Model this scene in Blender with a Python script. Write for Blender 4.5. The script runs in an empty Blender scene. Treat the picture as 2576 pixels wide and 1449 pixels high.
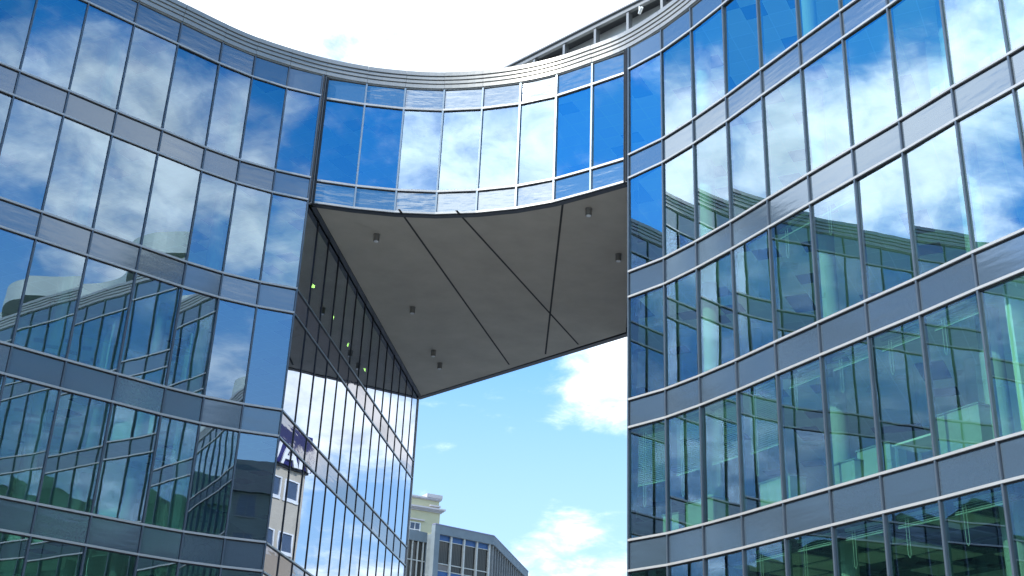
import bpy, bmesh, math, random
from mathutils import Vector, Matrix
random.seed(7)
sc = bpy.context.scene
C = sc.collection
R = math.radians

# ------------------------------------------------------------------ camera
EYE = 1.65
cam = bpy.data.cameras.new('camera')
camo = bpy.data.objects.new('camera', cam); C.objects.link(camo)
cam.sensor_width = 36.0
cam.lens = 3018.3 / 2576 * 36.0
cam.clip_start = 0.1; cam.clip_end = 6000
pitch, roll = R(23.877), R(2.497)
cp, sp = math.cos(pitch), math.sin(pitch)
fw = Vector((0, cp, sp)); rt0 = Vector((1, 0, 0)); up0 = Vector((0, -sp, cp))
rt = rt0*math.cos(roll) + up0*math.sin(roll)
up = -rt0*math.sin(roll) + up0*math.cos(roll)
m = Matrix((rt, up, -fw)).transposed().to_4x4()
m.translation = Vector((0, 0, EYE))
camo.matrix_world = m
sc.camera = camo

# ------------------------------------------------------------------ sky, sun, exposure
SUN_AZ, SUN_EL = -127.0, 37.0          # azimuth from +y towards +x
sc.view_settings.view_transform = 'Standard'
sc.view_settings.look = 'None'
sc.view_settings.gamma = 1.0
sc.view_settings.exposure = 0.0
sc.view_settings.use_curve_mapping = False

def dirv(az, el):
    a, e = R(az), R(el)
    return Vector((math.sin(a)*math.cos(e), math.cos(a)*math.cos(e), math.sin(e)))

class NT:
    """small helper round a node tree"""
    def __init__(s, nt): s.t = nt; s.t.nodes.clear()
    def n(s, kind, **kw):
        nd = s.t.nodes.new(kind)
        for k, v in kw.items():
            if k.startswith('i_'):
                key = k[2:]
                nd.inputs[int(key) if key.isdigit() else key.replace('_', ' ')].default_value = v
            else: setattr(nd, k, v)
        return nd
    def l(s, a, b): s.t.links.new(a, b)
    def math(s, op, a, b=None, clamp=False):
        nd = s.t.nodes.new('ShaderNodeMath'); nd.operation = op; nd.use_clamp = clamp
        for i, v in enumerate((a, b)):
            if v is None: continue
            if isinstance(v, (int, float)): nd.inputs[i].default_value = v
            else: s.l(v, nd.inputs[i])
        return nd.outputs[0]
    def mixc(s, f, a, b, blend='MIX'):
        nd = s.t.nodes.new('ShaderNodeMix'); nd.data_type = 'RGBA'; nd.blend_type = blend
        for i, v in ((0, f), (6, a), (7, b)):
            if isinstance(v, (int, float)): nd.inputs[i].default_value = v
            elif isinstance(v, tuple): nd.inputs[i].default_value = (v[0], v[1], v[2], 1)
            else: s.l(v, nd.inputs[i])
        return nd.outputs[2]
    def mapr(s, v, a, b, c=0.0, d=1.0, smooth=False):
        nd = s.t.nodes.new('ShaderNodeMapRange')
        if smooth: nd.interpolation_type = 'SMOOTHSTEP'
        s.l(v, nd.inputs[0])
        for i, x in enumerate((a, b, c, d)): nd.inputs[i+1].default_value = x
        return nd.outputs[0]
    def noise(s, vec, scale, detail=2.0, rough=0.5, dist=0.0, w=None):
        nd = s.t.nodes.new('ShaderNodeTexNoise')
        if w is not None: nd.noise_dimensions = '4D'; nd.inputs['W'].default_value = w
        if vec is not None: s.l(vec, nd.inputs['Vector'])
        nd.inputs['Scale'].default_value = scale; nd.inputs['Detail'].default_value = detail
        nd.inputs['Roughness'].default_value = rough; nd.inputs['Distortion'].default_value = dist
        return nd.outputs[0]

w = bpy.data.worlds.new('World'); sc.world = w; w.use_nodes = True
W = NT(w.node_tree)
sky = W.n('ShaderNodeTexSky', sky_type='NISHITA', sun_disc=False)
sky.sun_elevation = R(SUN_EL); sky.sun_rotation = R(SUN_AZ)
sky.air_density = 1.0; sky.dust_density = 0.0; sky.ozone_density = 3.0
hs = W.n('ShaderNodeHueSaturation', i_Saturation=1.38, i_Value=1.0)
W.l(sky.outputs[0], hs.inputs['Color'])
tc = W.n('ShaderNodeTexCoord')
D = tc.outputs['Generated']
sep = W.n('ShaderNodeSeparateXYZ'); W.l(D, sep.inputs[0])
zz = W.math('ADD', W.math('MAXIMUM', sep.outputs[2], 0.0), 0.22)
px, py = W.math('DIVIDE', sep.outputs[0], zz), W.math('DIVIDE', sep.outputs[1], zz)
cmb = W.n('ShaderNodeCombineXYZ'); W.l(px, cmb.inputs[0]); W.l(py, cmb.inputs[1])
n1 = W.noise(cmb.outputs[0], 3.0, 10, 0.6, 0.2, 3.7)
n2 = W.noise(cmb.outputs[0], 11.0, 9, 0.62, 0.4, 9.1)
cov = None
BLOBS = [  # azimuth, elevation, radius (degrees), weight: where the sky is overcast or clear
    (-6, 38, 24, .34), (-16, 33, 10, .1), (8, 36, 9, .25),
    (0, 15, 11, -.34), (6.4, 19.3, 4.6, .27), (4.3, 10.2, 5.6, .40), (-3, 14.0, 3.5, .16),
    (22, 18.5, 6, .40), (22, 13.0, 3.6, -.30), (22, 10.0, 3, .25),
    (119, 31.5, 8, -.07), (120, 26.5, 8, .34), (123, 21.5, 5, -.30), (138, 27, 6, .25), (146, 31.5, 6, -.20), (151, 18, 6, -.25),
    (168, 29, 7, .06), (-172, 31, 9, .16), (-144, 31, 19, .34), (-113, 32, 8, -.12),
    (-89, 28, 6, -.25), (-71, 36, 8, -.28), (-73, 29, 8, .40), (-83, 33, 5, .40), (-77, 25.5, 4, -.12),
]
for az, el, rad, wt in BLOBS:
    v = dirv(az, el)
    dp = W.n('ShaderNodeVectorMath', operation='DOT_PRODUCT'); W.l(D, dp.inputs[0]); dp.inputs[1].default_value = v
    k = W.mapr(dp.outputs['Value'], math.cos(R(rad)), math.cos(R(rad*.25)), 0.0, wt, True)
    cov = k if cov is None else W.math('ADD', cov, k)
f0 = W.math('ADD', W.math('MULTIPLY', n1, 1.5), W.math('MULTIPLY', n2, 0.75))
f0 = W.math('ADD', W.math('SUBTRACT', f0, 0.695), cov)
mask = W.mapr(f0, 0.32, 0.86, 0.0, 1.0, True)
thick = W.mapr(f0, 0.5, 1.3, 1.0, 0.86)
ds = W.n('ShaderNodeVectorMath', operation='DOT_PRODUCT'); W.l(D, ds.inputs[0]); ds.inputs[1].default_value = dirv(SUN_AZ, SUN_EL)
glow = W.mapr(ds.outputs['Value'], math.cos(R(65)), 1.0, 0.0, 20.0, True)
dn = W.n('ShaderNodeVectorMath', operation='DOT_PRODUCT'); W.l(D, dn.inputs[0]); dn.inputs[1].default_value = dirv(-4, 34)
glow2 = W.mapr(dn.outputs['Value'], math.cos(R(32)), math.cos(R(6)), 0.0, 2.5, True)
cv = W.math('MULTIPLY', W.math('ADD', W.math('ADD', 17.5, glow), glow2), W.math('MULTIPLY', thick, W.mapr(n2, .33, .67, .70, 1.12)))
cc = W.n('ShaderNodeCombineXYZ')
W.l(W.math('MULTIPLY', cv, 0.93), cc.inputs[0]); W.l(W.math('MULTIPLY', cv, 0.99), cc.inputs[1]); W.l(W.math('MULTIPLY', cv, 1.03), cc.inputs[2])
hz = W.mapr(sep.outputs[2], .16, .52, 1.0, 0.0, True)              # air paler and brighter towards the horizon
vs = W.n('ShaderNodeVectorMath', operation='SCALE'); W.l(hs.outputs[0], vs.inputs[0]); W.l(W.mapr(hz, 0, 1, 3.3, 2.6), vs.inputs['Scale'])
blue = W.mixc(W.math('MULTIPLY', hz, .66), vs.outputs[0], (6.4, 8.3, 9.7))
col = W.mixc(mask, blue, cc.outputs[0])
bg = W.n('ShaderNodeBackground', i_Strength=0.115); W.l(col, bg.inputs[0])
wo = W.n('ShaderNodeOutputWorld'); W.l(bg.outputs[0], wo.inputs[0])

sl = bpy.data.lights.new('sun', 'SUN'); sl.energy = 4.5; sl.angle = R(0.5); sl.color = (1.0, .955, .88)
so = bpy.data.objects.new('sun', sl); C.objects.link(so)
so.rotation_euler = (-dirv(SUN_AZ, SUN_EL)).to_track_quat('-Z', 'Y').to_euler()

# ------------------------------------------------------------------ materials
def mat(name):
    mm = bpy.data.materials.new(name); mm.use_nodes = True
    return mm, NT(mm.node_tree)
def out(t, sh):
    o = t.n('ShaderNodeOutputMaterial'); t.l(sh, o.inputs[0])
def plain(name, col, rough=.5, metal=0.0, var=.12, scale=3.0, bump=0.0, bscale=40.0, spec=.5):
    mm, t = mat(name)
    b = t.n('ShaderNodeBsdfPrincipled', i_Roughness=rough, i_Metallic=metal)
    b.inputs['Specular IOR Level'].default_value = spec
    g = t.n('ShaderNodeNewGeometry')
    nz = t.noise(g.outputs['Position'], scale, 6, .6)
    dark = tuple(c*(1-var) for c in col); lite = tuple(min(1, c*(1+var)) for c in col)
    t.l(t.mixc(t.mapr(nz, .3, .7), dark, lite), b.inputs['Base Color'])
    if bump:
        bp = t.n('ShaderNodeBump', i_Strength=1.0, i_Distance=bump)
        t.l(t.noise(g.outputs['Position'], bscale, 4, .6), bp.inputs['Height']); t.l(bp.outputs[0], b.inputs['Normal'])
    out(t, b.outputs[0]); return mm

def pane_coords(t):
    g = t.n('ShaderNodeNewGeometry'); oi = t.n('ShaderNodeObjectInfo')
    sc_ = t.n('ShaderNodeVectorMath', operation='SCALE'); 
    c3 = t.n('ShaderNodeCombineXYZ'); t.l(oi.outputs['Random'], c3.inputs[0]); t.l(oi.outputs['Random'], c3.inputs[2])
    t.l(c3.outputs[0], sc_.inputs[0]); sc_.inputs['Scale'].default_value = 170.0
    ad = t.n('ShaderNodeVectorMath', operation='ADD'); t.l(g.outputs['Position'], ad.inputs[0]); t.l(sc_.outputs[0], ad.inputs[1])
    return ad.outputs[0], oi.outputs['Random']

def glass(name, tint, trans, refl, wob=.004, wscale=.7):
    """coated solar glass: sharp tinted mirror over green body-tinted transmission"""
    mm, t = mat(name)
    vec, rnd = pane_coords(t)
    bp = t.n('ShaderNodeBump', i_Strength=1.0, i_Distance=wob)
    hgt = t.math('ADD', t.noise(vec, wscale, 1.5, .4), t.math('MULTIPLY', t.noise(vec, wscale*3.2, 1, .4), .12))
    t.l(hgt, bp.inputs['Height'])
    gl = t.n('ShaderNodeBsdfGlossy', i_Roughness=0.0); t.l(bp.outputs[0], gl.inputs['Normal'])
    gl.inputs['Color'].default_value = (*tint, 1)
    tr = t.n('ShaderNodeBsdfTransparent'); tr.inputs[0].default_value = (*trans, 1)
    lw = t.n('ShaderNodeFresnel', i_IOR=1.5); t.l(bp.outputs[0], lw.inputs['Normal'])
    fac = t.math('ADD', t.math('MULTIPLY', lw.outputs[0], 1-refl), t.math('ADD', refl-.03, t.math('MULTIPLY', rnd, .06)), True)
    mx = t.n('ShaderNodeMixShader'); t.l(fac, mx.inputs[0]); t.l(tr.outputs[0], mx.inputs[1]); t.l(gl.outputs[0], mx.inputs[2])
    out(t, mx.outputs[0]); return mm
def clear(name, c):
    mm, t = mat(name); tr = t.n('ShaderNodeBsdfTransparent'); tr.inputs[0].default_value = (*c, 1); out(t, tr.outputs[0]); return mm

def spandrel(name, base, refl, tint, rough=.09, sx=1.0):
    mm, t = mat(name)
    vec, rnd = pane_coords(t)
    mp = t.n('ShaderNodeMapping'); t.l(vec, mp.inputs[0]); mp.inputs['Scale'].default_value = (.8, .8, 3.6)
    bp = t.n('ShaderNodeBump', i_Strength=1.0, i_Distance=.006*sx)
    t.l(t.noise(mp.outputs[0], 1.5, 2.5, .5), bp.inputs['Height'])
    df = t.n('ShaderNodeBsdfDiffuse')
    g = t.n('ShaderNodeNewGeometry')
    k = t.mapr(t.noise(g.outputs['Position'], 60, 3, .6), .3, .7, .9, 1.1)
    t.l(t.mixc(1.0, (base[0], base[1], base[2]), k, 'MULTIPLY'), df.inputs[0])
    gl = t.n('ShaderNodeBsdfGlossy', i_Roughness=rough); gl.inputs['Color'].default_value = (*tint, 1); t.l(bp.outputs[0], gl.inputs['Normal'])
    fr = t.n('ShaderNodeFresnel', i_IOR=1.5)
    fac = t.math('ADD', t.math('MULTIPLY', fr.outputs[0], .6), t.math('ADD', refl-.03, t.math('MULTIPLY', rnd, .06)), True)
    mx = t.n('ShaderNodeMixShader'); t.l(fac, mx.inputs[0]); t.l(df.outputs[0], mx.inputs[1]); t.l(gl.outputs[0], mx.inputs[2])
    out(t, mx.outputs[0]); return mm

def ceiling_mat(name, base):
    """suspended ceiling: 0.6 m tiles with thin rails and a few darker vents"""
    mm, t = mat(name)
    g = t.n('ShaderNodeNewGeometry')
    mp = t.n('ShaderNodeMapping'); t.l(g.outputs['Position'], mp.inputs[0]); mp.inputs['Rotation'].default_value = (0, 0, R(28))
    br = t.n('ShaderNodeTexBrick'); br.offset = 0.0; t.l(mp.outputs[0], br.inputs['Vector'])
    br.inputs['Scale'].default_value = 1.0; br.inputs['Brick Width'].default_value = .6; br.inputs['Row Height'].default_value = .6
    br.inputs['Mortar Size'].default_value = .012
    br.inputs['Color1'].default_value = (*base, 1); br.inputs['Color2'].default_value = tuple(c*.9 for c in base)+(1,)
    br.inputs['Mortar'].default_value = (.9, .9, .88, 1)
    vo = t.n('ShaderNodeTexWhiteNoise', noise_dimensions='2D')
    sn = t.n('ShaderNodeVectorMath', operation='SNAP'); t.l(mp.outputs[0], sn.inputs[0]); sn.inputs[1].default_value = (.6, .6, 9)
    t.l(sn.outputs[0], vo.inputs['Vector'])
    vent = t.math('GREATER_THAN', vo.outputs['Value'], .90)
    c = t.mixc(vent, br.outputs['Color'], (.12, .13, .14))
    b = t.n('ShaderNodeBsdfPrincipled', i_Roughness=.8); t.l(c, b.inputs['Base Color']); out(t, b.outputs[0]); return mm

def emit(name, col, s):
    mm, t = mat(name); e = t.n('ShaderNodeEmission', i_Strength=s); e.inputs[0].default_value = (*col, 1); out(t, e.outputs[0]); return mm

M = {}
M['glass'] = glass('coated_glass', (.64, .80, .97), (.62, 1.0, .84), .35, .0016)
M['glass_flat'] = glass('flush_glass', (.74, .81, .95), (.10, .16, .15), .62, .0022, .5)
M['glass_back'] = clear('inner_face_glass', (.95, 1.0, .97))
M['spandrel'] = spandrel('spandrel_glass', (.066, .096, .122), .26, (.60, .66, .72), .13, .5)
M['spandrel_bridge'] = spandrel('bridge_spandrel_glass', (.07, .12, .18), .25, (.74, .78, .80), .06, 1.6)
M['spandrel_flat'] = spandrel('flush_spandrel_glass', (.10, .11, .14), .30, (.84, .82, .86), .03, .35)
M['alu'] = plain('light_aluminium', (.47, .465, .44), .4, .25, .06)
M['mull'] = plain('mullion_paint', (.10, .128, .155), .38, .35, .08)
M['mull_br'] = plain('bridge_mullion_paint', (.27, .33, .37), .35, .4, .08)
M['gasket'] = plain('black_gasket', (.012, .013, .016), .6)
M['dark_metal'] = plain('dark_metal', (.045, .05, .055), .45, .4)
M['parapet'] = plain('parapet_metal', (.33, .33, .305), .36, .30, .07, 1.2)
M['soffit'] = plain('soffit_render', (.41, .365, .285), .9, 0, .09, .9, .0012, 70)
M['joint'] = plain('soffit_joint', (.035, .032, .028), .9)
M['lampmetal'] = plain('downlight_metal', (.19, .18, .155), .45, .3)
M['lens'] = plain('downlight_lens', (.62, .61, .57), .25)
M['ceil'] = ceiling_mat('ceiling_tiles', (.78, .80, .74))
M['ceil_dark'] = plain('bare_concrete_ceiling', (.05, .055, .05), .9)
M['ceil_panel'] = plain('tan_ceiling_panel', (.55, .52, .42), .9)
M['carpet'] = plain('carpet', (.45, .46, .41), .95)
M['wall'] = plain('interior_wall', (.62, .66, .60), .85, 0, .06)
M['wallw'] = plain('white_partition', (.80, .82, .79), .8, 0, .03)
M['column'] = plain('white_column', (.42, .44, .41), .7, 0, .03)
M['roof'] = plain('roof_membrane', (.30, .30, .29), .9)
M['screen'] = plain('screen_metal', (.22, .23, .23), .42, .45, .08)
M['louvre'] = plain('louvre_metal', (.66, .67, .64), .45, .4, .06)
M['canopy'] = plain('canopy_metal', (.42, .47, .43), .5, .2, .06)
M['blind'] = plain('blind_slats', (.44, .48, .45), .5)
M['cord'] = plain('blind_cord', (.55, .57, .53), .6)
M['cabinet'] = plain('cabinet_metal', (.36, .41, .36), .5)
M['cabdark'] = plain('cabinet_side', (.22, .26, .25), .5)
M['table'] = plain('white_table_metal', (.86, .88, .86), .4)
M['ground'] = None
M['lampglow'] = emit('lamp_glow', (.75, 1.0, .20), 32.0)

# ------------------------------------------------------------------ mesh helpers
class MB:
    def __init__(s): s.v = []; s.f = []; s.m = []
    def face(s, pts, mi=0):
        b = len(s.v); s.v += [tuple(p) for p in pts]; s.f.append(list(range(b, b+len(pts)))); s.m.append(mi)
    def hexa(s, lo, hi, mi=0, mis=None):
        """lo, hi: four points each (bottom ring, top ring), same order"""
        b = len(s.v); s.v += [tuple(p) for p in lo]+[tuple(p) for p in hi]
        fs = [(3, 2, 1, 0), (4, 5, 6, 7)]+[(i, (i+1) % 4, 4+(i+1) % 4, 4+i) for i in range(4)]
        for i, f in enumerate(fs): s.f.append([b+k for k in f]); s.m.append(mis[i] if mis else mi)
    def obox(s, o, u, nrm, a0, a1, n0, n1, z0, z1, mi=0):
        """box along unit u and normal nrm from plan point o"""
        P = lambda a, n, z: (o[0]+u[0]*a+nrm[0]*n, o[1]+u[1]*a+nrm[1]*n, z)
        s.hexa([P(a0, n0, z0), P(a1, n0, z0), P(a1, n1, z0), P(a0, n1, z0)],
               [P(a0, n0, z1), P(a1, n0, z1), P(a1, n1, z1), P(a0, n1, z1)], mi)
    def box(s, x0, x1, y0, y1, z0, z1, mi=0): s.obox((0, 0), (1, 0), (0, 1), x0, x1, y0, y1, z0, z1, mi)
    def prism(s, poly, z0, z1, mi=(0, 0, 0)):
        n = len(poly); b = len(s.v)
        s.v += [(p[0], p[1], z0) for p in poly]+[(p[0], p[1], z1) for p in poly]
        s.f.append([b+i for i in range(n)][::-1]); s.m.append(mi[0])
        s.f.append([b+n+i for i in range(n)]); s.m.append(mi[1])
        for i in range(n): s.f.append([b+i, b+(i+1) % n, b+n+(i+1) % n, b+n+i]); s.m.append(mi[2])
    def cyl(s, a, b, r, seg=12, r2=None, mi=0, caps=True):
        a = Vector(a); b = Vector(b); d = (b-a).normalized(); r2 = r if r2 is None else r2
        x = d.orthogonal().normalized(); y = d.cross(x); k = len(s.v)
        for c, q in ((a, r), (b, r2)):
            for i in range(seg):
                t = 2*math.pi*i/seg; s.v.append(tuple(c+x*q*math.cos(t)+y*q*math.sin(t)))
        for i in range(seg): s.f.append([k+i, k+(i+1) % seg, k+seg+(i+1) % seg, k+seg+i]); s.m.append(mi)
        if caps:
            s.f.append([k+i for i in range(seg)][::-1]); s.m.append(mi); s.f.append([k+seg+i for i in range(seg)]); s.m.append(mi)
    def sweep(s, pts, prof, nrm_side, mis=None, cap=True):
        """closed profile [(outwards, z)] swept along plan polyline with mitres"""
        N = offset_normals(pts, nrm_side); k = len(s.v); n = len(prof)
        for p, q in zip(pts, N):
            for (o, z) in prof: s.v.append((p[0]+q[0]*o, p[1]+q[1]*o, z))
        for i in range(len(pts)-1):
            for j in range(n):
                s.f.append([k+i*n+j, k+i*n+(j+1) % n, k+(i+1)*n+(j+1) % n, k+(i+1)*n+j]); s.m.append(mis[j] if mis else 0)
        if cap:
            s.f.append([k+j for j in range(n)]); s.m.append(0); e = k+(len(pts)-1)*n; s.f.append([e+j for j in range(n)][::-1]); s.m.append(0)
    def build(s, name, mats, parent=None, bevel=0.0, smooth=False):
        me = bpy.data.meshes.new(name); me.from_pydata(s.v, [], s.f)
        for mm in (mats if isinstance(mats, (list, tuple)) else [mats]): me.materials.append(mm)
        me.polygons.foreach_set('material_index', s.m)
        bm = bmesh.new(); bm.from_mesh(me); bmesh.ops.recalc_face_normals(bm, faces=bm.faces)
        if bevel:
            bmesh.ops.remove_doubles(bm, verts=bm.verts, dist=1e-5)
            bmesh.ops.bevel(bm, geom=[e for e in bm.edges], offset=bevel, segments=2, affect='EDGES', profile=.7)
        bm.to_mesh(me); bm.free()
        if smooth: me.polygons.foreach_set('use_smooth', [True]*len(me.polygons))
        me.update()
        o = bpy.data.objects.new(name, me); C.objects.link(o)
        if parent is not None:
            o.parent = parent; o.matrix_parent_inverse = Matrix.Translation(-parent.location)
        return o

def seg_normal(a, b, side):
    d = Vector((b[0]-a[0], b[1]-a[1])).normalized()
    return Vector((d.y, -d.x))*side
def offset_normals(pts, side):
    out_ = []
    for i in range(len(pts)):
        ns = []
        if i > 0: ns.append(seg_normal(pts[i-1], pts[i], side))
        if i < len(pts)-1: ns.append(seg_normal(pts[i], pts[i+1], side))
        if len(ns) == 1: out_.append(ns[0])
        else:
            b = (ns[0]+ns[1]).normalized(); out_.append(b/max(.3, b.dot(ns[0])))
    return out_
def off(pts, side, d): return [(p[0]+n.x*d, p[1]+n.y*d) for p, n in zip(pts, offset_normals(pts, side))]

def empty(name, loc, label, cat, group=None):
    o = bpy.data.objects.new(name, None); C.objects.link(o); o.location = loc
    o.empty_display_size = .3
    return tag(o, label, cat, group)
def tag(o, label=None, cat=None, group=None, kind=None):
    if label: o['label'] = label
    if cat: o['category'] = cat
    if group: o['group'] = group
    if kind: o['kind'] = kind
    return o

# ------------------------------------------------------------------ plan and levels of the glass building
H, WH, SP = 3.6, 2.86, .74
T = [19.983+EYE-k*H for k in range(6)]            # window heads, top floor first
B = [t-WH for t in T]                             # window sills
TOP = T[0]+SP                                     # underside of the parapet
SOF = 16.33+EYE                                   # soffit of the bridge
LP = [(-6.097, 31.271), (-7.082, 30.903), (-8.032, 30.396), (-8.894, 29.769), (-9.905, 28.886), (-10.919, 28.008), (-11.929, 27.107), (-12.927, 26.256)]
LP += [(-12.927-1.005*i, 26.256-.875*i) for i in range(1, 17)]
RP = [(3.109, 29.156), (3.931, 28.209), (4.607, 27.159), (5.27, 25.999), (5.906, 24.769), (6.559, 23.539), (7.213, 22.329), (7.862, 21.145), (8.501, 19.884), (9.151, 18.714)]
RP += [(9.151+.65*i, 18.714-1.205*i) for i in range(1, 25)]
JP = [(-5.965, 31.426), (-4.79, 31.675), (-3.592, 31.82), (-2.372, 31.81), (-1.158, 31.605), (.007, 31.247), (1.096, 30.727), (2.119, 30.029), (3.025, 29.369)]
W0, W1 = (-6.097, 31.271), (-3.79, 48.87)
E1 = (4.29, 40.504)
NFL = 14
WP = [(W0[0]+(W1[0]-W0[0])*i/NFL, W0[1]+(W1[1]-W0[1])*i/NFL) for i in range(NFL+1)]
SL, SJ, SR, SW = -1, 1, 1, 1                      # which side of each polyline faces the court / passage

def pane(mb, a, b, side, z0, z1, inset, setback, thick, tilt=.0036):
    """one flat pane between plan points a and b; front face is material 0, back and edges material 1"""
    u = Vector((b[0]-a[0], b[1]-a[1])); L = u.length; u /= L; n = seg_normal(a, b, side)
    ta, tz = random.gauss(0, tilt), random.gauss(0, tilt)
    def P(s, z, d):
        e = (s-L/2)*ta+(z-(z0+z1)/2)*tz - setback - d
        return (a[0]+u.x*s+n.x*e, a[1]+u.y*s+n.y*e, z)
    s0, s1 = inset, L-inset
    fr = [P(s0, z0, 0), P(s1, z0, 0), P(s1, z1, 0), P(s0, z1, 0)]
    bk = [P(s0, z0, thick), P(s1, z0, thick), P(s1, z1, thick), P(s0, z1, thick)]
    k = len(mb.v); mb.v += fr+bk
    for f, mi in (((0, 1, 2, 3), 0), ((7, 6, 5, 4), 1), ((0, 4, 5, 1), 1), ((1, 5, 6, 2), 1), ((2, 6, 7, 3), 1), ((3, 7, 4, 0), 1)):
        mb.f.append([k+i for i in f]); mb.m.append(mi)

def mullion(pts, i, side, z0, z1, wdt, outw, inw, mb):
    N = offset_normals(pts, side)[i].normalized(); u = Vector((-N.y, N.x))
    mb.obox(pts[i], u, N, -wdt/2, wdt/2, -inw, outw, z0, z1)

def transom(pts, side, z, h, outw, mb):
    # light bar with a thin black gasket below it
    mb.sweep(pts, [(-.10, z-h/2), (outw, z-h/2), (outw, z+h/2), (-.10, z+h/2)], side)
    mb.sweep(pts, [(-.09, z-h/2-.028), (.012, z-h/2-.028), (.012, z-h/2-.001), (-.09, z-h/2-.001)], side, [1]*4)

PARAPET = [(-.45, 0), (.03, 0), (.03, .04), (.085, .045), (.085, .20), (.05, .205), (.05, .235), (.115, .24), (.115, .36), (.08, .365), (.08, .395),
           (.15, .40), (.15, .51), (.11, .515), (.11, .545), (.19, .55), (.19, .72), (-.45, .72)]
def catmull(pts, n=5):
    q = [Vector(p) for p in pts]; q = [q[0]*2-q[1]]+q+[q[-1]*2-q[-2]]; res = []
    for i in range(1, len(q)-2):
        for j in range(n):
            t = j/n; a, b, c, d = q[i-1:i+3]
            res.append(tuple(.5*((2*b)+(c-a)*t+(2*a-5*b+4*c-d)*t*t+(3*b-a-3*c+d)*t**3)))
    return res+[tuple(q[-2])]
CURVE = LP[:0:-1]+[((LP[0][0]+JP[0][0])/2, (LP[0][1]+JP[0][1])/2)]+JP[1:-1]+[((RP[0][0]+JP[8][0])/2, (RP[0][1]+JP[8][1])/2)]+RP[1:]
CS = catmull(CURVE); KL, KR = (len(LP)-1)*5, (len(LP)-1+8)*5
def parapet(pts, side, par):
    # folded metal panels, one per bay, with open joints between them
    for q in range(0, len(pts)-1, 5):
        seg = [Vector(p) for p in pts[q:q+6]]
        seg[0] = seg[0]+(seg[1]-seg[0]).normalized()*.005; seg[-1] = seg[-1]+(seg[-2]-seg[-1]).normalized()*.005
        j = random.gauss(0, .0025)
        mb = MB(); mb.sweep(seg, [(o*.8+j if o > 0 else o, z*.80+TOP+j*.5) for o, z in PARAPET], side); mb.build('parapet_panel', M['parapet'], par)

def curtain(par, pts, side, cols, rows, mats, allrows=range(6), mw=.040, mo=.042, transh=.052, mmat='mull'):
    """curtain wall: panes and spandrel panels of the nearer bays one by one, the far bays together"""
    G = [M[mats[0]], M['glass_back']]; S_ = [M[mats[1]], M['gasket']]
    far = MB(); farS = MB(); nfar = 0
    for c in range(len(pts)-1):
        a, b = pts[c], pts[c+1]
        for k in allrows:
            near = c in cols and k in rows
            mb = MB() if near else far
            pane(mb, a, b, side, B[k]+.03, T[k]-.03, .03, .012, .024)
            if near: mb.build('window', G, par)
            mb = MB() if near else farS
            pane(mb, a, b, side, T[k]+.03, T[k]+SP-.03, .03, .010, .03, .003)
            if near: mb.build('spandrel_panel', S_, par)
    if far.f: tag(far.build('outer_window', G, par), kind='stuff'); tag(farS.build('outer_spandrel_panel', S_, par), kind='stuff')
    for i in range(len(pts)):
        mb = MB(); mullion(pts, i, side, B[5] if i else B[5], TOP, mw, mo, .12, mb); mb.build('mullion', M[mmat], par)
    for k in allrows:
        for z in (T[k], B[k]):
            mb = MB(); transom(pts, side, z, transh, .05, mb); mb.build('transom', [M['alu'], M['gasket']], par)

# ================================================================== left wing
GW = 'parts of the curved glass office block'
lw = empty('office_wing', (-6.1, 31.3, 0), 'left wing of the curved glass office block, with a passage wall of dark thin joints', 'office building', GW)
curtain(lw, LP, SL, range(0, 9), range(0, 5), ('glass', 'spandrel'))
parapet(CS[:KL+1], 1, lw)
mb = MB(); mb.prism(off(LP, SL, -.12)[::-1]+off(WP, SW, -.12)[1:]+[(-14, 46), (-33, 29), (-33.5, 16)], -.2, B[5]-.02); mb.build('plinth', M['roof'], lw)
# flat passage wall
G = [M['glass_flat'], M['glass_back']]; S_ = [M['spandrel_flat'], M['gasket']]
far, farS = MB(), MB()
for c in range(NFL):
    for k in range(1, 6):
        near = k in (1, 2, 3)
        mb = MB() if near else far
        pane(mb, WP[c], WP[c+1], SW, B[k]+.02, T[k]-.02, .014, .01, .024, .0008)
        if near: mb.build('passage_window', G, lw)
        mb = MB() if near else farS
        pane(mb, WP[c], WP[c+1], SW, T[k]+.02, T[k]+SP-.02, .014, .01, .024, .0008)
        if near: mb.build('passage_spandrel', S_, lw)
tag(far.build('lower_passage_window', G, lw), kind='stuff'); tag(farS.build('lower_passage_spandrel', S_, lw), kind='stuff')
for i in range(1, NFL+1):
    mb = MB(); mullion(WP, i, SW, B[5], SOF-.004, .05, .012, .10, mb); mb.build('passage_mullion', M['gasket'], lw)
for k in range(1, 6):
    for z in ((T[k], B[k]) if k > 1 else (B[k],)):
        mb = MB(); transom([(W0[0]+.06*.13, W0[1]+.06), W1], SW, z, .042, .02, mb); mb.build('passage_transom', [M['mull_br'], M['gasket']], lw)
LBACK = [(-14, 47), (-33, 30), (LP[-1][0]-.2, LP[-1][1]+.2)]
inL = off(LP, SL, -.16); inW = off(WP, SW, -.14)
lpoly = [(W0[0]-.2, W0[1]+.10)]+inL[1:]+[(-33, 16), (-33, 30), (-14, 46.5), (W1[0]-.2, W1[1]-.1)]
for k in range(6):
    mb = MB(); z1 = T[k]+.68
    mb.prism(lpoly, T[k]+.06, z1, (0, 1, 1)); mb.build('floor_slab', [M['ceil'], M['roof'] if k == 0 else M['carpet']], lw)
mb = MB(); mb.prism([(-10.4, 36.2), (-15.4, 31.8), (-33, 18.5), (-33, 29.8), (-14, 46.3), (-9.0, 47.5)], B[5], T[0]+.05); mb.build('core_wall', M['wall'], lw)
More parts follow.
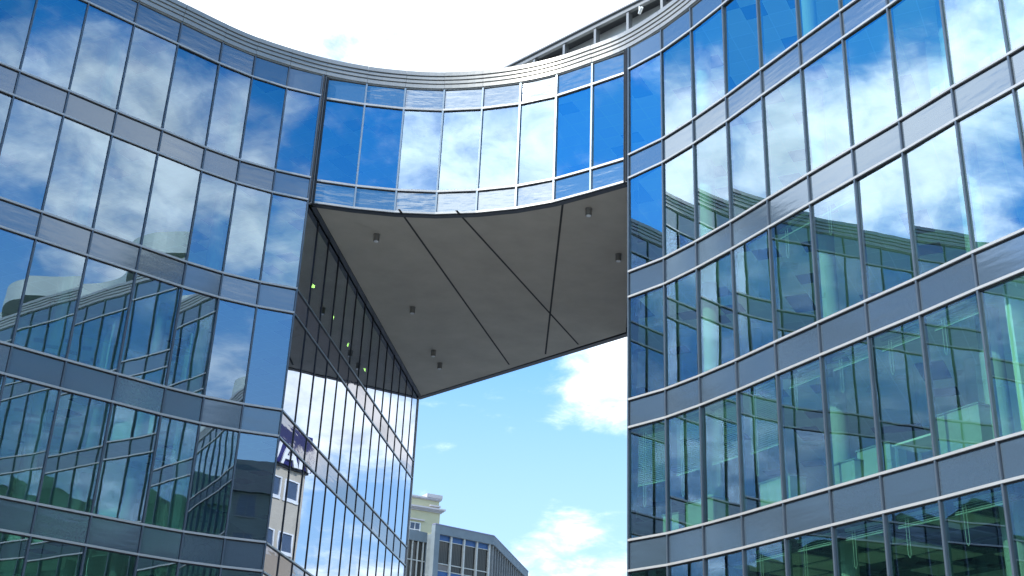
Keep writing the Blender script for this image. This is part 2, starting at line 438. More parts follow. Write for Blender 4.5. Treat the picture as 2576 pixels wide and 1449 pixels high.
mb = MB(); mb.prism([(-33.6, 15.0), (-33.2, 15.2), (-33.2, 30.1), (-14, 47.2), (W1[0]-.15, W1[1]+.2), (W1[0]-.15, W1[1]+.45), (-14, 47.6), (-33.6, 30.3)], B[5], TOP+.5); mb.build('rear_wall', M['wall'], lw)
mb = MB(); mullion([W1, (W1[0]-.1, W1[1])], 0, 1, B[5], SOF, .07, .06, .05, mb); mb.build('corner_trim', M['alu'], lw)
for q in (2, 5, 8, 11):
    p = off(LP, SL, -1.1)[q]
    mb = MB(); mb.cyl((p[0], p[1], B[5]), (p[0], p[1], T[0]), .2, 20); mb.build('column', M['column'], lw, smooth=False)

# ================================================================== right wing
rw = empty('office_wing', (3.1, 29.2, 0), 'right wing of the curved glass office block, with offices seen through its lower windows', 'office building', GW)
curtain(rw, RP, SR, range(0, 10), range(0, 5), ('glass', 'spandrel'))
parapet(CS[KR:], 1, rw)
rin = off(RP, SR, -.16)
rpoly = [(3.42, 29.36)]+rin[1:]+[(33.0, -9.0), (33.0, 10.9), (4.5, 40.0)]
mb = MB(); mb.prism(rpoly, -.2, B[5]-.02); mb.build('plinth', M['roof'], rw)
for k in range(6):
    mb = MB(); mb.prism(rpoly, T[k]+.06, T[k]+.68, (0, 1, 1)); mb.build('floor_slab', [M['ceil_dark'] if k == 4 else M['ceil'], M['roof'] if k == 0 else M['carpet']], rw)
mb = MB(); mb.prism([(10.0, 30.0), (30.0, -7.5), (32.5, 10.6), (10.2, 33.0)], B[5], T[0]+.05); mb.build('core_wall', M['wall'], rw)
mb = MB(); mb.prism([(33.05, -10.2), (33.4, -10.2), (33.4, 11.4), (4.45, 40.6), (4.3, 40.35), (33.05, 11.0)], B[5], TOP+.5); mb.build('rear_wall', M['wall'], rw)
# the lowest visible floor has an open ceiling: dark bars with hung tan panels
U4 = Vector((.475, -.88)); V4 = Vector((.88, .475)); zc4 = T[4]+.05
mb = MB()
for i in range(16): mb.obox(RP[2], U4, V4, i*1.15-.05, i*1.15+.05, .4, 5.3, zc4-.12, zc4-.02)
for j in range(5): mb.obox(RP[2], U4, V4, -1, 17, .7+j*1.05-.03, .7+j*1.05+.03, zc4-.17, zc4-.125)
mb.build('ceiling_bars', M['dark_metal'], rw)
rr = random.Random(4)
for i in range(12):
    for j in range(4):
        if rr.random() < .52:
            mb = MB(); mb.obox(RP[2], U4, V4, i*1.15+.08, i*1.15+1.07, .76+j*1.05, 1.66+j*1.05, zc4-.20, zc4-.172)
            mb.build('ceiling_panel', M['ceil_panel'], rw)
# passage side of the right wing
PR = [(3.16, 29.26), (4.27, 40.4)]; PRS = [(PR[0][0]+(PR[1][0]-PR[0][0])*i/9, PR[0][1]+(PR[1][1]-PR[0][1])*i/9) for i in range(10)]
gm, sm = MB(), MB()
for c in range(9):
    for k in range(1, 6):
        pane(gm, PRS[c], PRS[c+1], -1, B[k]+.02, T[k]-.02, .014, .01, .024, .0008); pane(sm, PRS[c], PRS[c+1], -1, T[k]+.02, T[k]+SP-.02, .014, .01, .024, .0008)
tag(gm.build('passage_window', G, rw), kind='stuff'); tag(sm.build('passage_spandrel', S_, rw), kind='stuff')
for q in (1.5, 4.5, 7.5, 10.5):
    i = int(q); pa, pb = off(RP, SR, -1.0)[i], off(RP, SR, -1.0)[i+1]; p = ((pa[0]+pb[0])/2, (pa[1]+pb[1])/2)
    mb = MB(); mb.cyl((p[0], p[1], B[5]), (p[0], p[1], T[0]), .22, 24); mb.build('column', M['column'], rw)
def partition(i, s, d0, d1, k, zt=None, mt='wallw', par=rw, th=.12):
    a, b = RP[i], RP[i+1]; u = Vector((b[0]-a[0], b[1]-a[1])).normalized(); n = seg_normal(a, b, SR)
    mb = MB(); mb.obox(a, u, -n, s, s+th, d0, d1, B[k]-.05 if zt is None else B[k]-.05, T[k]+.06 if zt is None else zt); mb.build('partition_wall', M[mt], par)
def cross_wall(i, s0, s1, d, k):
    a, b = RP[i], RP[i+1]; u = Vector((b[0]-a[0], b[1]-a[1])).normalized(); n = seg_normal(a, b, SR)
    mb = MB(); mb.obox(a, u, -n, s0, s1, d, d+.12, B[k]-.05, T[k]+.06); mb.build('partition_wall', M['wallw'], rw)
partition(8, .25, .35, 1.98, 3); cross_wall(8, .25, 9.0, 2.0, 3)
partition(5, 1.25, 3.3, 5.4, 3); cross_wall(5, 1.25, 4.0, 3.18, 3)
partition(6, .3, 3.3, 6.2, 2); cross_wall(8, .6, 8.0, 1.8, 2); cross_wall(6, .9, 6.0, 1.6, 1)
partition(9, .9, .35, 6.3, 0); partition(10, .7, .3, 6.3, 4)

# ================================================================== bridge
br = empty('sky_bridge', (-1.16, 36, SOF), 'single storey glass bridge joining the two wings above the passage, with dark flat underside', 'bridge', GW)
for c in range(8):
    mb = MB(); pane(mb, JP[c], JP[c+1], SJ, B[0]+.03, T[0]-.03, .03, .012, .024, .0022); mb.build('window', [M['glass'], M['glass_back']], br)
    for z0 in (T[0], B[0]-SP):
        mb = MB(); pane(mb, JP[c], JP[c+1], SJ, z0+.03, z0+SP-.03, .03, .010, .03, .003); mb.build('spandrel_panel', [M['spandrel_bridge'], M['gasket']], br)
for i in range(1, 8):
    mb = MB(); mullion(JP, i, SJ, B[0]-SP, TOP, .052, .05, .12, mb); mb.build('mullion', M['mull_br'], br)
for z in (T[0], B[0], B[0]-SP):
    mb = MB(); transom(JP, SJ, z, .062, .055, mb); mb.build('transom', [M['alu'], M['gasket']], br)
# joints between bridge and wings: two dark strips with a bright cover between
for (a, b) in ((LP[0], JP[0]), (JP[8], RP[0])):
    p = ((a[0]+b[0])/2, (a[1]+b[1])/2); n = Vector((-p[0], -p[1])).normalized() if False else seg_normal(a, b, 1)
    if n.dot(Vector((-p[0], -p[1]))) < 0: n = -n
    u = Vector((-n.y, n.x))
    mb = MB(); mb.obox(p, u, n, -.09, -.03, -.12, .07, SOF, TOP, 0); mb.obox(p, u, n, .03, .09, -.12, .07, SOF, TOP, 0); mb.obox(p, u, n, -.028, .028, -.1, .03, SOF, TOP, 1)
    mb.build('expansion_joint', [M['dark_metal'], M['alu']], br)
parapet(CS[KL:KR+1], 1, br)
fr = off(JP, SJ, -.07)
soff_poly = fr+[(3.2, 29.45), (4.2, 40.35), (4.15, 40.44), (W1[0]+.1, W1[1]-.1), (-5.95, 31.5)]
mb = MB(); mb.prism(soff_poly, SOF, SOF+.12); mb.build('soffit', M['soffit'], br)
mb = MB(); mb.sweep(off(JP, SJ, -.05), [(-.12, SOF-.015), (.055, SOF-.015), (.055, B[0]-SP-.065), (-.12, B[0]-SP-.065)], SJ); mb.build('front_edge_trim', M['dark_metal'], br)
ub = Vector((E1[0]-W1[0], E1[1]-W1[1])); lb = ub.length; ub /= lb; nb = Vector((-ub.y, ub.x))
if nb.y < 0: nb = -nb
mb = MB(); mb.obox(W1, ub, nb, -.1, lb+.1, -.06, .18, SOF-.03, SOF+.22); mb.build('rear_edge_trim', M['dark_metal'], br)
mb = MB(); mb.obox(W1, ub, nb, -.7, lb+.7, 0, .1, SOF+.23, TOP+.5); mb.build('rear_wall', M['wall'], br)
ins = off(JP, SJ, -.16)
poly = ins+[(3.3, 29.5), (4.2, 40.3), (W1[0]+.1, W1[1]-.2), (-5.9, 31.6)]
mb = MB(); mb.prism(poly, SOF+.125, B[0]-.05, (1, 1, 1)); mb.build('floor_slab', [M['ceil'], M['carpet']], br)
poly2 = ins+[(3.7, 29.6), (4.5, 40.1), (W1[0]-.4, W1[1]-.2), (-6.3, 31.8)]
mb = MB(); mb.prism(poly2, T[0]+.075, T[0]+.70, (0, 1, 1)); mb.build('roof_slab', [M['ceil'], M['roof']], br)
for (a, b) in (((-3.28, 32.1), (.02, 44.33)), ((-1.51, 31.99), (2.57, 41.83)), ((1.36, 30.9), (1.39, 43.0))):
    u = Vector((b[0]-a[0], b[1]-a[1])); L = u.length; u /= L; n = Vector((-u.y, u.x))
    mb = MB(); mb.obox(a, u, n, -.6 if a[0] < 0 else -.25, L, -.032, .032, SOF-.004, SOF+.01); mb.build('panel_joint', M['joint'], br)
mb = MB(); uw = Vector((W1[0]-W0[0], W1[1]-W0[1])).normalized(); nw = Vector((uw.y, -uw.x))
mb.obox(W0, uw, nw, .3, 17.6, .02, .16, SOF-.03, SOF+.01); mb.build('side_edge_trim', M['dark_metal'], br)

# downlights under the bridge
LAMPS = [((-4.24, 33.27), 'drum shaped downlight on the bridge underside nearest its left front corner'),
         ((-3.46, 38.94), 'drum shaped downlight midway along the left edge of the bridge underside'),
         ((-2.90, 43.15), 'drum shaped downlight near the back corner, upper one of the close pair'),
         ((-2.71, 44.53), 'drum shaped downlight near the back corner, lower one of the close pair'),
         ((2.13, 30.95), 'drum shaped downlight on the bridge underside just behind its curved right front edge'),
         ((3.29, 33.93), 'drum shaped downlight on the bridge underside beside the right wing')]
d0 = empty('downlight', (0, 0, 0), LAMPS[0][1], 'lamp', 'downlights under the bridge')
mb = MB(); mb.cyl((0, 0, -.23), (0, 0, -.002), .092, 24); mb.cyl((0, 0, -.02), (0, 0, -.001), .105, 24); hb = mb.build('housing', M['lampmetal'], d0)
mb = MB(); mb.cyl((0, 0, -.245), (0, 0, -.228), .07, 24); mb.build('lens', M['lens'], d0)
for i, (p, lab) in enumerate(LAMPS):
    o = d0
    if i:
        o = d0.copy(); C.objects.link(o)
        for ch in list(d0.children):
            c = ch.copy(); C.objects.link(c); c.parent = o
    o.location = (p[0], p[1], SOF); o['label'] = lab

# ================================================================== roof structures
def col_at(p, u, n): return p
RA, RD = Vector((-.04, 34.1)), Vector((.7175, -.6966)); RN = Vector((-.6966, -.7175))   # front edge of the plant screen
ZR = 23.5+EYE
ps = empty('plant_screen', (2, 33, TOP), 'grey steel rooftop plant screen with posts and louvres behind the curved parapet', 'roof structure')
mb = MB(); mb.obox(RA, RD, RN, -6, 16, -.10, .03, ZR-.17, ZR-.02); mb.obox(RA, RD, RN, -6, 16, -.12, .10, ZR-.02, ZR+.03); mb.build('top_rail', M['screen'], ps)
mb = MB(); mb.obox(RA, RD, RN, -6, 16, -1.6, -.1, ZR-.10, ZR-.03); mb.build('screen_roof', M['dark_metal'], ps)
for i in range(-4, 12):
    s = .62+1.32*i
    mb = MB(); mb.obox(RA, RD, RN, s-.045, s+.045, -.20, .0, TOP-.05, ZR-.171); mb.build('post', M['screen'], ps)
mb = MB()
for j in range(13):
    z = TOP+j*.15
    if z+.1 < ZR-.12:
        for q in (0,):
            P = lambda a, n, zz: (RA.x+RD.x*a+RN.x*n, RA.y+RD.y*a+RN.y*n, zz)
            mb.hexa([P(-6, -.40, z+.10), P(16, -.40, z+.10), P(16, -.28, z), P(-6, -.28, z)], [P(-6, -.40, z+.13), P(16, -.40, z+.13), P(16, -.28, z+.03), P(-6, -.28, z+.03)])
mb.obox(RA, RD, RN, -6, 16, -.50, -.44, TOP-.05, ZR-.101); mb.build('louvre_panel', M['louvre'], ps)
mb = MB(); p = RA+RD*5.05
mb.cyl((p.x, p.y, ZR-.45), (p.x+.05, p.y-.22, ZR-.38), .05, 12); mb.cyl((p.x, p.y, ZR-.45), (p.x, p.y, ZR-.02), .02, 8)
mb.build('floodlight', M['table'], ps)

def canopy(base, side, i0, i1, depth, zc, label, th=1.1):
    """rounded, gently waving roof canopy set back behind the parapet"""
    e = empty('roof_canopy', (base[i0][0], base[i0][1], TOP), label, 'roof structure', 'rounded roof canopies on the wings')
    N = offset_normals(base, side)
    def front(k, extra=0):
        d = 2.5-1.1*math.cos((k-i0-2)*.85)+extra
        i = int(k); t = k-i; i2 = min(i+1, len(base)-1)
        p = Vector(base[i])*(1-t)+Vector(base[i2])*t; n = N[i]*(1-t)+N[i2]*t
        return tuple(p-n*d)
    ks = [i0+.25*q for q in range(int((i1-i0)*4))]
    fr_ = [front(k) for k in ks]; bk = off(base, side, -depth-2.4)[i0:i1]
    c = Vector(((fr_[0][0]+bk[0][0])/2, (fr_[0][1]+bk[0][1])/2)); r = (Vector(fr_[0])-Vector(bk[0])).length/2
    v0 = (Vector(bk[0])-c).normalized(); d = (Vector(base[i0])-Vector(base[i0+1])).normalized()
    nose = [tuple(c+v0*r*math.cos(t)+d*r*math.sin(t)) for t in [math.pi*j/14 for j in range(1, 14)]]
    mb = MB(); mb.prism(fr_[::-1]+nose[::-1]+bk, zc, zc+th); mb.build('canopy_roof', M['canopy'], e)
    bk2 = off(base, side, -depth-1.4)[i0:i1]; fr2 = [front(k, 1.1) for k in ks[1:]]
    mb = MB(); mb.prism(fr2[::-1]+bk2, TOP, zc-.005); mb.build('plant_room_wall', M['dark_metal'], e)
    return e
canopy(RP, SR, 8, 32, 3.6, TOP+2.55, 'rounded pale canopy on the right wing roof, mirrored in the left wing')
canopy(LP, SL, 10, 23, 3.6, TOP+1.35, 'rounded pale canopy on the left wing roof, mirrored in the right wing', .7)

# ================================================================== offices seen through the glass
def at_bay(i, s, d):
    a, b = RP[i], RP[i+1]; u = Vector((b[0]-a[0], b[1]-a[1])).normalized(); n = seg_normal(a, b, SR)
    return (a[0]+u.x*s-n.x*d, a[1]+u.y*s-n.y*d), u, -n
BLG = 'venetian blinds in the right wing windows'
def blind(i, k, drop, lab, s0=.12, s1=1.2):
    o, u, n = at_bay(i, 0, .22)
    a, b = RP[i], RP[i+1]; L = (Vector(b)-Vector(a)).length; s1 = L-.12
    e = empty('venetian_blind', (o[0], o[1], T[k]), lab, 'blind', BLG)
    mb = MB(); mb.obox(o, u, n, s0, s1, -.03, .03, T[k]-.12, T[k]-.06); mb.build('headrail', M['blind'], e)
    mb = MB(); z = T[k]-.15
    P = lambda s, d, zz: (o[0]+u.x*s+n.x*d, o[1]+u.y*s+n.y*d, zz)
    while z > T[k]-drop:
        mb.face([P(s0, -.018, z-.014), P(s1, -.018, z-.014), P(s1, .018, z+.014), P(s0, .018, z+.014)]); z -= .048
    mb.obox(o, u, n, s0, s1, -.02, .02, z-.01, z+.015)
    mb.build('slats', M['blind'], e)
    mb = MB(); s = s0+.22
    zb = T[k]-min(drop+.55, 2.5)
    mb.cyl(P(s, -.05, T[k]-.12), P(s, -.05, zb), .006, 6); mb.cyl(P(s+.07, -.05, T[k]-.12), P(s+.07, -.05, zb), .006, 6); mb.cyl(P(s, -.05, zb), P(s+.035, -.05, zb-.06), .006, 6); mb.cyl(P(s+.035, -.05, zb-.06), P(s+.07, -.05, zb), .006, 6)
    mb.build('cord', M['cord'], e)
blind(0, 3, 1.45, 'half lowered blind in the window beside the passage edge, floor with four half lowered blinds')
blind(1, 3, 1.40, 'half lowered blind, second window from the passage edge on the blinds floor')
blind(2, 3, 1.40, 'half lowered blind, third window from the passage edge, half in a dark reflection')
blind(3, 3, 1.45, 'half lowered blind, fourth and last from the passage edge on the blinds floor')
for j, i in enumerate((4, 5, 6, 7)):
    blind(i, 3, .30, 'raised blind with hanging cord, %s window past the four half lowered blinds' % ('first', 'second', 'third', 'fourth')[j])
for j, i in enumerate((3, 4, 5, 6, 7)):
    blind(i, 4, .28, 'raised blind on the lowest visible floor, %s of five counted from the passage' % ('first', 'second', 'third', 'fourth', 'fifth')[j])
for j, i in enumerate((4, 5)):
    blind(i, 2, .28, 'raised blind one floor above the half lowered ones, %s of two' % ('nearer to the passage', 'farther from the passage')[j])
CBG = 'office cabinets standing by the windows'
def cabinet(i, k, s, d, wd, dp, ht, lab):
    o, u, n = at_bay(i, s, d); z = B[k]-.04
    e = empty('office_cabinet', (o[0], o[1], z), lab, 'cabinet', CBG)
    mb = MB(); mb.obox(o, u, n, 0, wd, 0, dp, z, z+ht); mb.build('body', M['cabinet'], e, bevel=.012)
    mb = MB(); mb.obox(o, u, n, -.02, wd+.02, -.02, dp+.02, z+ht+.001, z+ht+.03); mb.build('cabinet_top', M['cabdark'], e)
    for q in (0, 1):
        mb = MB(); mb.obox(o, u, n, wd*(.02+.5*q), wd*(.48+.5*q), dp+.001, dp+.02, z+.08, z+ht-.03); mb.build('door', M['cabinet'], e)
cabinet(1, 3, .25, .35, 1.0, .45, .75, 'pale green cabinet back against the second window from the passage edge')
cabinet(3, 3, .2, .35, 1.0, .45, .72, 'pale green cabinet against the fourth window, under the last half lowered blind')
cabinet(4, 3, .95, .35, .8, .45, .62, 'low pale cabinet against the window past the half lowered blinds')
cabinet(5, 3, .2, .6, .9, .45, .85, 'pale cabinet beside the white table frame')
cabinet(6, 3, .95, .45, 1.1, .5, 1.0, 'tall grey green cabinet between white table frame and white wall')
cabinet(0, 3, .75, .4, .5, .45, .6, 'small cabinet in the window beside the passage edge')
o, u, n = at_bay(5, 1.25, .5); z = B[3]-.04
tb = empty('office_table', (o[0], o[1], z), 'white table frame standing at the window beside a pale cabinet', 'table')
mb = MB(); mb.obox(o, u, n, 0, 1.3, 0, .75, z+.70, z+.74); mb.build('tabletop', M['table'], tb)
for s in (.03, 1.23):
    for d in (.03, .67):
        mb = MB(); mb.obox(o, u, n, s, s+.045, d, d+.045, z, z+.699); mb.build('leg', M['table'], tb)
# small emergency lamps in the corridor behind the passage wall
for j, (x, y) in enumerate(((-5.7, 34.3), (-5.4, 36.8), (-5.1, 39.3), (-4.75, 41.8))):
    zl = 14.95+EYE
    e = empty('corridor_lamp', (x-.5, y, zl), 'small yellow green lamp glowing behind the passage wall, %s from the front' % ('first', 'second', 'third', 'fourth')[j], 'lamp', 'corridor lamps behind the passage wall')
    mb = MB(); mb.box(x-.57, x-.45, y-.07, y+.07, zl-.035, zl+.035); mb.build('shade', M['lampglow'], e, bevel=.012)
    mb = MB(); mb.cyl((x-.51, y, zl+.041), (x-.51, y, T[1]+.05), .012, 8); mb.build('stem', M['dark_metal'], e)

# ================================================================== buildings beyond the passage
M['gb_wall'] = plain('grey_blue_render', (.20, .24, .255), .85, 0, .12, .8, .003, 20)
M['gb_cap'] = plain('lilac_roof_edge', (.25, .24, .40), .5)
M['gb_blue'] = plain('blue_panel', (.02, .10, .28), .35)
M['gb_white'] = plain('pale_mullion', (.55, .54, .48), .6)
M['gb_rail'] = plain('brown_panel', (.22, .20, .18), .6)
def oldglass(name, a, b):
    mm, t = mat(name); g = t.n('ShaderNodeNewGeometry')
    bb = t.n('ShaderNodeBsdfPrincipled', i_Roughness=.06)
    wv = t.n('ShaderNodeTexWave', wave_type='BANDS', bands_direction='X'); t.l(g.outputs['Position'], wv.inputs['Vector']); wv.inputs['Scale'].default_value = 2.6; wv.inputs['Distortion'].default_value = .4
    t.l(t.mixc(wv.outputs['Fac'], a, b), bb.inputs['Base Color']); out(t, bb.outputs[0]); return mm
M['gb_glass'] = oldglass('dark_old_glass', (.015, .014, .012), (.06, .055, .045))
gz = EYE
GA, GB_, GC = Vector((-4.945, 89.458)), Vector((-.544, 92.777)), Vector((2.522, 106.739))
gb = empty('office_block', (-3, 92, 0), 'grey office block with blue panels and pale mullions seen low through the passage', 'office building')
ua = (GB_-GA).normalized(); LA = (GB_-GA).length; na = Vector((ua.y, -ua.x)); ubb = (GC-GB_).normalized(); LB = (GC-GB_).length; nbb = Vector((ubb.y, -ubb.x))
IN = .5
backs = [tuple(GC-nbb*12), tuple(GA-na*14)]
mb = MB(); mb.prism([tuple(GA-na*IN), tuple(GB_-na*IN-nbb*.2), tuple(GC-nbb*IN)]+backs, 0, 19.2+gz); mb.build('body', M['gb_wall'], gb)
mb = MB()
mb.obox(GA, ua, na, 0, LA, -IN, 0, 19.34+gz, 20+gz); mb.obox(GA, ua, na, 0, LA*.083, -1.3, -.003, 0, 19.339+gz)
mb.obox(GB_, ubb, nbb, 0, LB, -IN-.2, 0, 19.345+gz, 19.998+gz); mb.build('wall', M['gb_wall'], gb)
mb = MB(); mb.obox(GA, ua, na, -.03, LA, -.4, .035, 20.003+gz, 20.06+gz); mb.obox(GB_, ubb, nbb, .03, LB, -.4, .03, 20.001+gz, 20.05+gz); mb.build('roof_edge', M['gb_cap'], gb)
edges = [.085, .295, .515, .733, .95]
for fl in range(5):
    zt = 19.34+gz-3.2*fl
    for j in range(4):
        s0, s1 = LA*edges[j], LA*edges[j+1]
        mb = MB(); mb.obox(GA, ua, na, s0+.03, s1-.03, -.35, -.30, zt-2.14, zt-.44); wn = mb.build('window', M['gb_glass'], gb)
        for (za, zb) in ((zt-.438, zt-.003), (zt-3.197, zt-2.66)):
            mb = MB(); mb.obox(GA, ua, na, s0+.03, s1-.03, -.35, -.28, za, zb); mb.build('blue_panel', M['gb_blue'], gb)
        mb = MB(); mb.obox(GA, ua, na, s0+.03, s1-.03, -.35, -.30, zt-2.655, zt-2.145); mb.build('lower_pane', M['gb_rail'] if j == 0 else M['gb_glass'], gb)
        for (d_, za, zb) in ((-.22, zt-2.17, zt-2.10), (-.222, zt-2.68, zt-2.62), (-.23, zt-.46, zt-.41)):
            mb = MB(); mb.obox(GA, ua, na, s0, s1, -.278, d_, za, zb); mb.build('rail', M['gb_white'], gb)
for j in range(1, 5):
    mb = MB(); mb.obox(GA, ua, na, LA*edges[j]-.07, LA*edges[j]+.06, -.3, -.10, 3+gz, 19.335+gz); mb.build('mullion', M['gb_white'], gb)
M['gb_fin'] = plain('grey_fin', (.27, .27, .25), .8)
for j in range(16):
    mb = MB(); s = .25+j*LB/16; mb.obox(GB_, ubb, nbb, s, s+.16, -.45, -.08, 0, 19.338+gz); mb.build('fin', M['gb_fin'], gb)
mb = MB(); mb.obox(GB_, ubb, nbb, .02, LB-.1, -.5, -.44, 2, 19.336+gz); mb.build('side_glazing', M['gb_glass'], gb)
# lower part left of the pillar
GL = GA-na*1.0; zl = 19.5+gz
mb = MB(); mb.obox(GL, ua, na, -6, -.01, -.5, 0, zl-.75, zl); mb.build('lower_wall', M['gb_wall'], gb)
mb = MB(); mb.obox(GL, ua, na, -6, -.01, -.5, -.2, 0, zl-.751); mb.build('stair_glazing', M['gb_glass'], gb)
for j in range(11):
    mb = MB(); s = -.25-j*.48; mb.obox(GL, ua, na, s-.035, s+.035, -.19, -.05, 0, zl-.752); mb.build('stair_mullion', M['gb_white'], gb)
mb = MB()
for z in (17.3, 14.8, 12.3): mb.obox(GL, ua, na, -6, -.02, -.18, -.08, z+gz, z+gz+.06)
mb.build('stair_rail', M['gb_white'], gb)

M['cream'] = plain('cream_render', (.58, .54, .34), .85, 0, .07, .6)
M['cornice'] = plain('stone_cornice', (.52, .50, .50), .8, 0, .08, 1.0)
M['cb_white'] = plain('white_window_frame', (.75, .75, .72), .5)
M['cb_glass'] = plain('blue_grey_pane', (.06, .09, .14), .08)
cr = empty('corner_house', (-6.2, 119, 0), 'cream rendered old house with stone cornices and stepped parapet beyond the grey block', 'house')
CA = Vector((-6.2, 118.95)); uc = Vector((-.887, -.4625)).normalized(); nc = Vector((-uc.y, uc.x))
if nc.y > 0: nc = -nc
mb = MB(); mb.obox(CA, uc, nc, 0, 14, -12, 0, 0, 27.7+gz); mb.obox(CA, uc, nc, .12, 14, -11.9, -.1, 27.702+gz, 28.86+gz); mb.build('wall', M['cream'], cr)
mb = MB(); mb.obox(CA, uc, nc, -.42, 14, -12, .42, 27.9+gz, 28.06+gz); mb.obox(CA, uc, nc, -.28, 14, -12, .28, 27.78+gz, 27.898+gz); mb.obox(CA, uc, nc, -.15, 14, -12, .15, 27.66+gz, 27.778+gz)
mb.build('main_cornice', M['cornice'], cr)
mb = MB(); mb.obox(CA, uc, nc, -.06, 14, -12, .10, 28.95+gz, 29.10+gz); mb.obox(CA, uc, nc, .04, 14, -12, .02, 28.862+gz, 28.948+gz); mb.obox(CA, uc, nc, -.1, 1.6, -2, .15, 29.102+gz, 29.47+gz)
mb.obox(CA, uc, nc, .02, 1.2, -.5, .12, 28.25+gz, 28.40+gz); mb.build('parapet', M['cornice'], cr)
for j in range(4):
    s = 2.15+3.0*j
    for z in (26.36, 22.9, 19.4):
        mb = MB(); mb.obox(CA, uc, nc, s, s+1.0, -.05, .015, z-1.9+gz, z+gz); wn = mb.build('window', M['cb_glass'], cr)
        mb = MB()
        for (a0, a1, z0, z1) in ((s-.12, s, z-2, z+.08), (s+1, s+1.12, z-2, z+.08), (s, s+1, z, z+.08), (s+.47, s+.53, z-1.9, z), (s, s+1, z-.7, z-.62)): mb.obox(CA, uc, nc, a0, a1, 0, .05, z0+gz, z1+gz)
        fo = mb.build('frame', M['cb_white'], None); fo.parent = wn
        mb = MB(); mb.obox(CA, uc, nc, s-.45, s+1.45, 0, .22, z+.28+gz, z+.40+gz); mb.build('window_hood', M['cornice'], cr)
# small tiled roof in front of it
M['tile'] = plain('brown_roof', (.16, .115, .10), .8, 0, .15, 4)
mb = MB(); mb.prism([(-11, 104), (-9.2, 104.5), (-9.2, 110), (-11.5, 110)], 0, 20.2+gz)
hb_ = MB()
hs_ = empty('small_house', (-10, 106, 0), 'small pale house with a brown pitched roof, mostly hidden by the grey block', 'house')
mb.build('wall', M['cb_white'], hs_)
hb_.v = [(-11.6, 103.6, 20.2+gz), (-8.7, 104.4, 20.2+gz), (-8.7, 110.2, 20.2+gz), (-12, 110.2, 20.2+gz), (-10.3, 104, 22.6+gz), (-10.4, 110.2, 22.6+gz)]
hb_.f = [[0, 1, 4], [1, 2, 5, 4], [2, 3, 5], [3, 0, 4, 5], [3, 2, 1, 0]]; hb_.m = [0]*5; hb_.build('roof', M['tile'], hs_)

# ------------------------------------------------------------------ tower mirrored in the passage wall
M['tower'] = plain('beige_render', (.46, .41, .32), .85, 0, .10, .7, .003, 20)
M['navy'] = plain('navy_sign_paint', (.02, .018, .12), .5)
M['letter'] = plain('white_letters', (.82, .80, .75), .5)
TE = Vector((8.45, 65.0)); ut = Vector((.27, -.963)).normalized(); nt = Vector((-.963, -.27)).normalized()
tw = empty('tower_house', (9, 66, 0), 'narrow beige tower with small white framed windows, mirrored in the passage wall', 'house')
zt = 17.6+EYE
mb = MB(); mb.obox(TE, ut, nt, 0, 8, -7, 0, 0, zt); mb.build('wall', M['tower'], tw)
mb = MB(); mb.obox(TE, ut, nt, -.15, 8.15, -7.1, .15, zt+.002, zt+.14); mb.build('roof_edge', M['dark_metal'], tw)
for fl in range(5):
    for j in range(4):
        s = .65+1.3*j; z = zt-1.65-2.95*fl
        mb = MB(); mb.obox(TE, ut, nt, s, s+.8, -.04, .012, z, z+1.0); wn = mb.build('window', M['cb_glass'], tw)
        mb = MB()
        for (a0, a1, z0, z1) in ((s-.09, s, z-.07, z+1.07), (s+.8, s+.89, z-.07, z+1.07), (s, s+.8, z+1.0, z+1.07), (s, s+.8, z-.07, z), (s-.14, s+.94, z-.19, z-.072)): mb.obox(TE, ut, nt, a0, a1, 0, .07, z0, z1)
        fo = mb.build('frame', M['cb_white'], None); fo.parent = wn
sg = empty('roof_sign', (9, 65, zt), 'navy rooftop sign with large white letters on the beige tower, mirrored in the passage wall', 'sign')
mb = MB(); mb.obox(TE, ut, nt, -.25, 5.6, .16, .26, zt+.12, zt+2.25); mb.build('sign_board', M['navy'], sg, bevel=.04)
fc = bpy.data.curves.new('sign_letters', 'FONT'); fc.body = 'MAW'; fc.size = 1.75; fc.extrude = .05; fc.offset = .03; fc.align_x = 'LEFT'
tmp = bpy.data.objects.new('tmp_text', fc); C.objects.link(tmp)
bpy.context.view_layer.update()
me = bpy.data.meshes.new_from_object(tmp.evaluated_get(bpy.context.evaluated_depsgraph_get())); bpy.data.objects.remove(tmp)
me.materials.clear(); me.materials.append(M['letter'])
lo = bpy.data.objects.new('letters', me); C.objects.link(lo)
o3 = TE+nt*.33-ut*.1
mt = Matrix(((ut.x, 0, nt.x, o3.x), (ut.y, 0, nt.y, o3.y), (0, 1, 0, zt+.1), (0, 0, 0, 1)))
lo.parent = sg; lo.matrix_parent_inverse = Matrix.Translation(-sg.location); lo.matrix_basis = mt

M['hw'] = plain('grey_house_render', (.16, .19, .18), .85, 0, .12, .5)
M['hf'] = plain('weathered_frame', (.20, .21, .20), .7)
M['hr'] = plain('dark_slate_roof', (.06, .065, .065), .7, 0, .2, 2)
HO = Vector((17.0, -34.0)); hu = Vector((.87, .49)).normalized(); hn = Vector((-.49, .87)).normalized()
hh = empty('apartment_house', (25, -30, 0), 'grey apartment house with dark slate roof, mirrored in the left wing corner panes', 'house')
hz_ = 25.0
mb = MB(); mb.obox(HO, hu, hn, 0, 17, -11, 0, 0, hz_); mb.build('wall', M['hw'], hh)
P = lambda a, n, z: (HO.x+hu.x*a+hn.x*n, HO.y+hu.y*a+hn.y*n, z)
mb = MB(); mb.v = [P(-.4, .5, hz_), P(17.4, .5, hz_), P(17.4, -11.5, hz_), P(-.4, -11.5, hz_), P(2, -5.5, hz_+4.2), P(15, -5.5, hz_+4.2)]
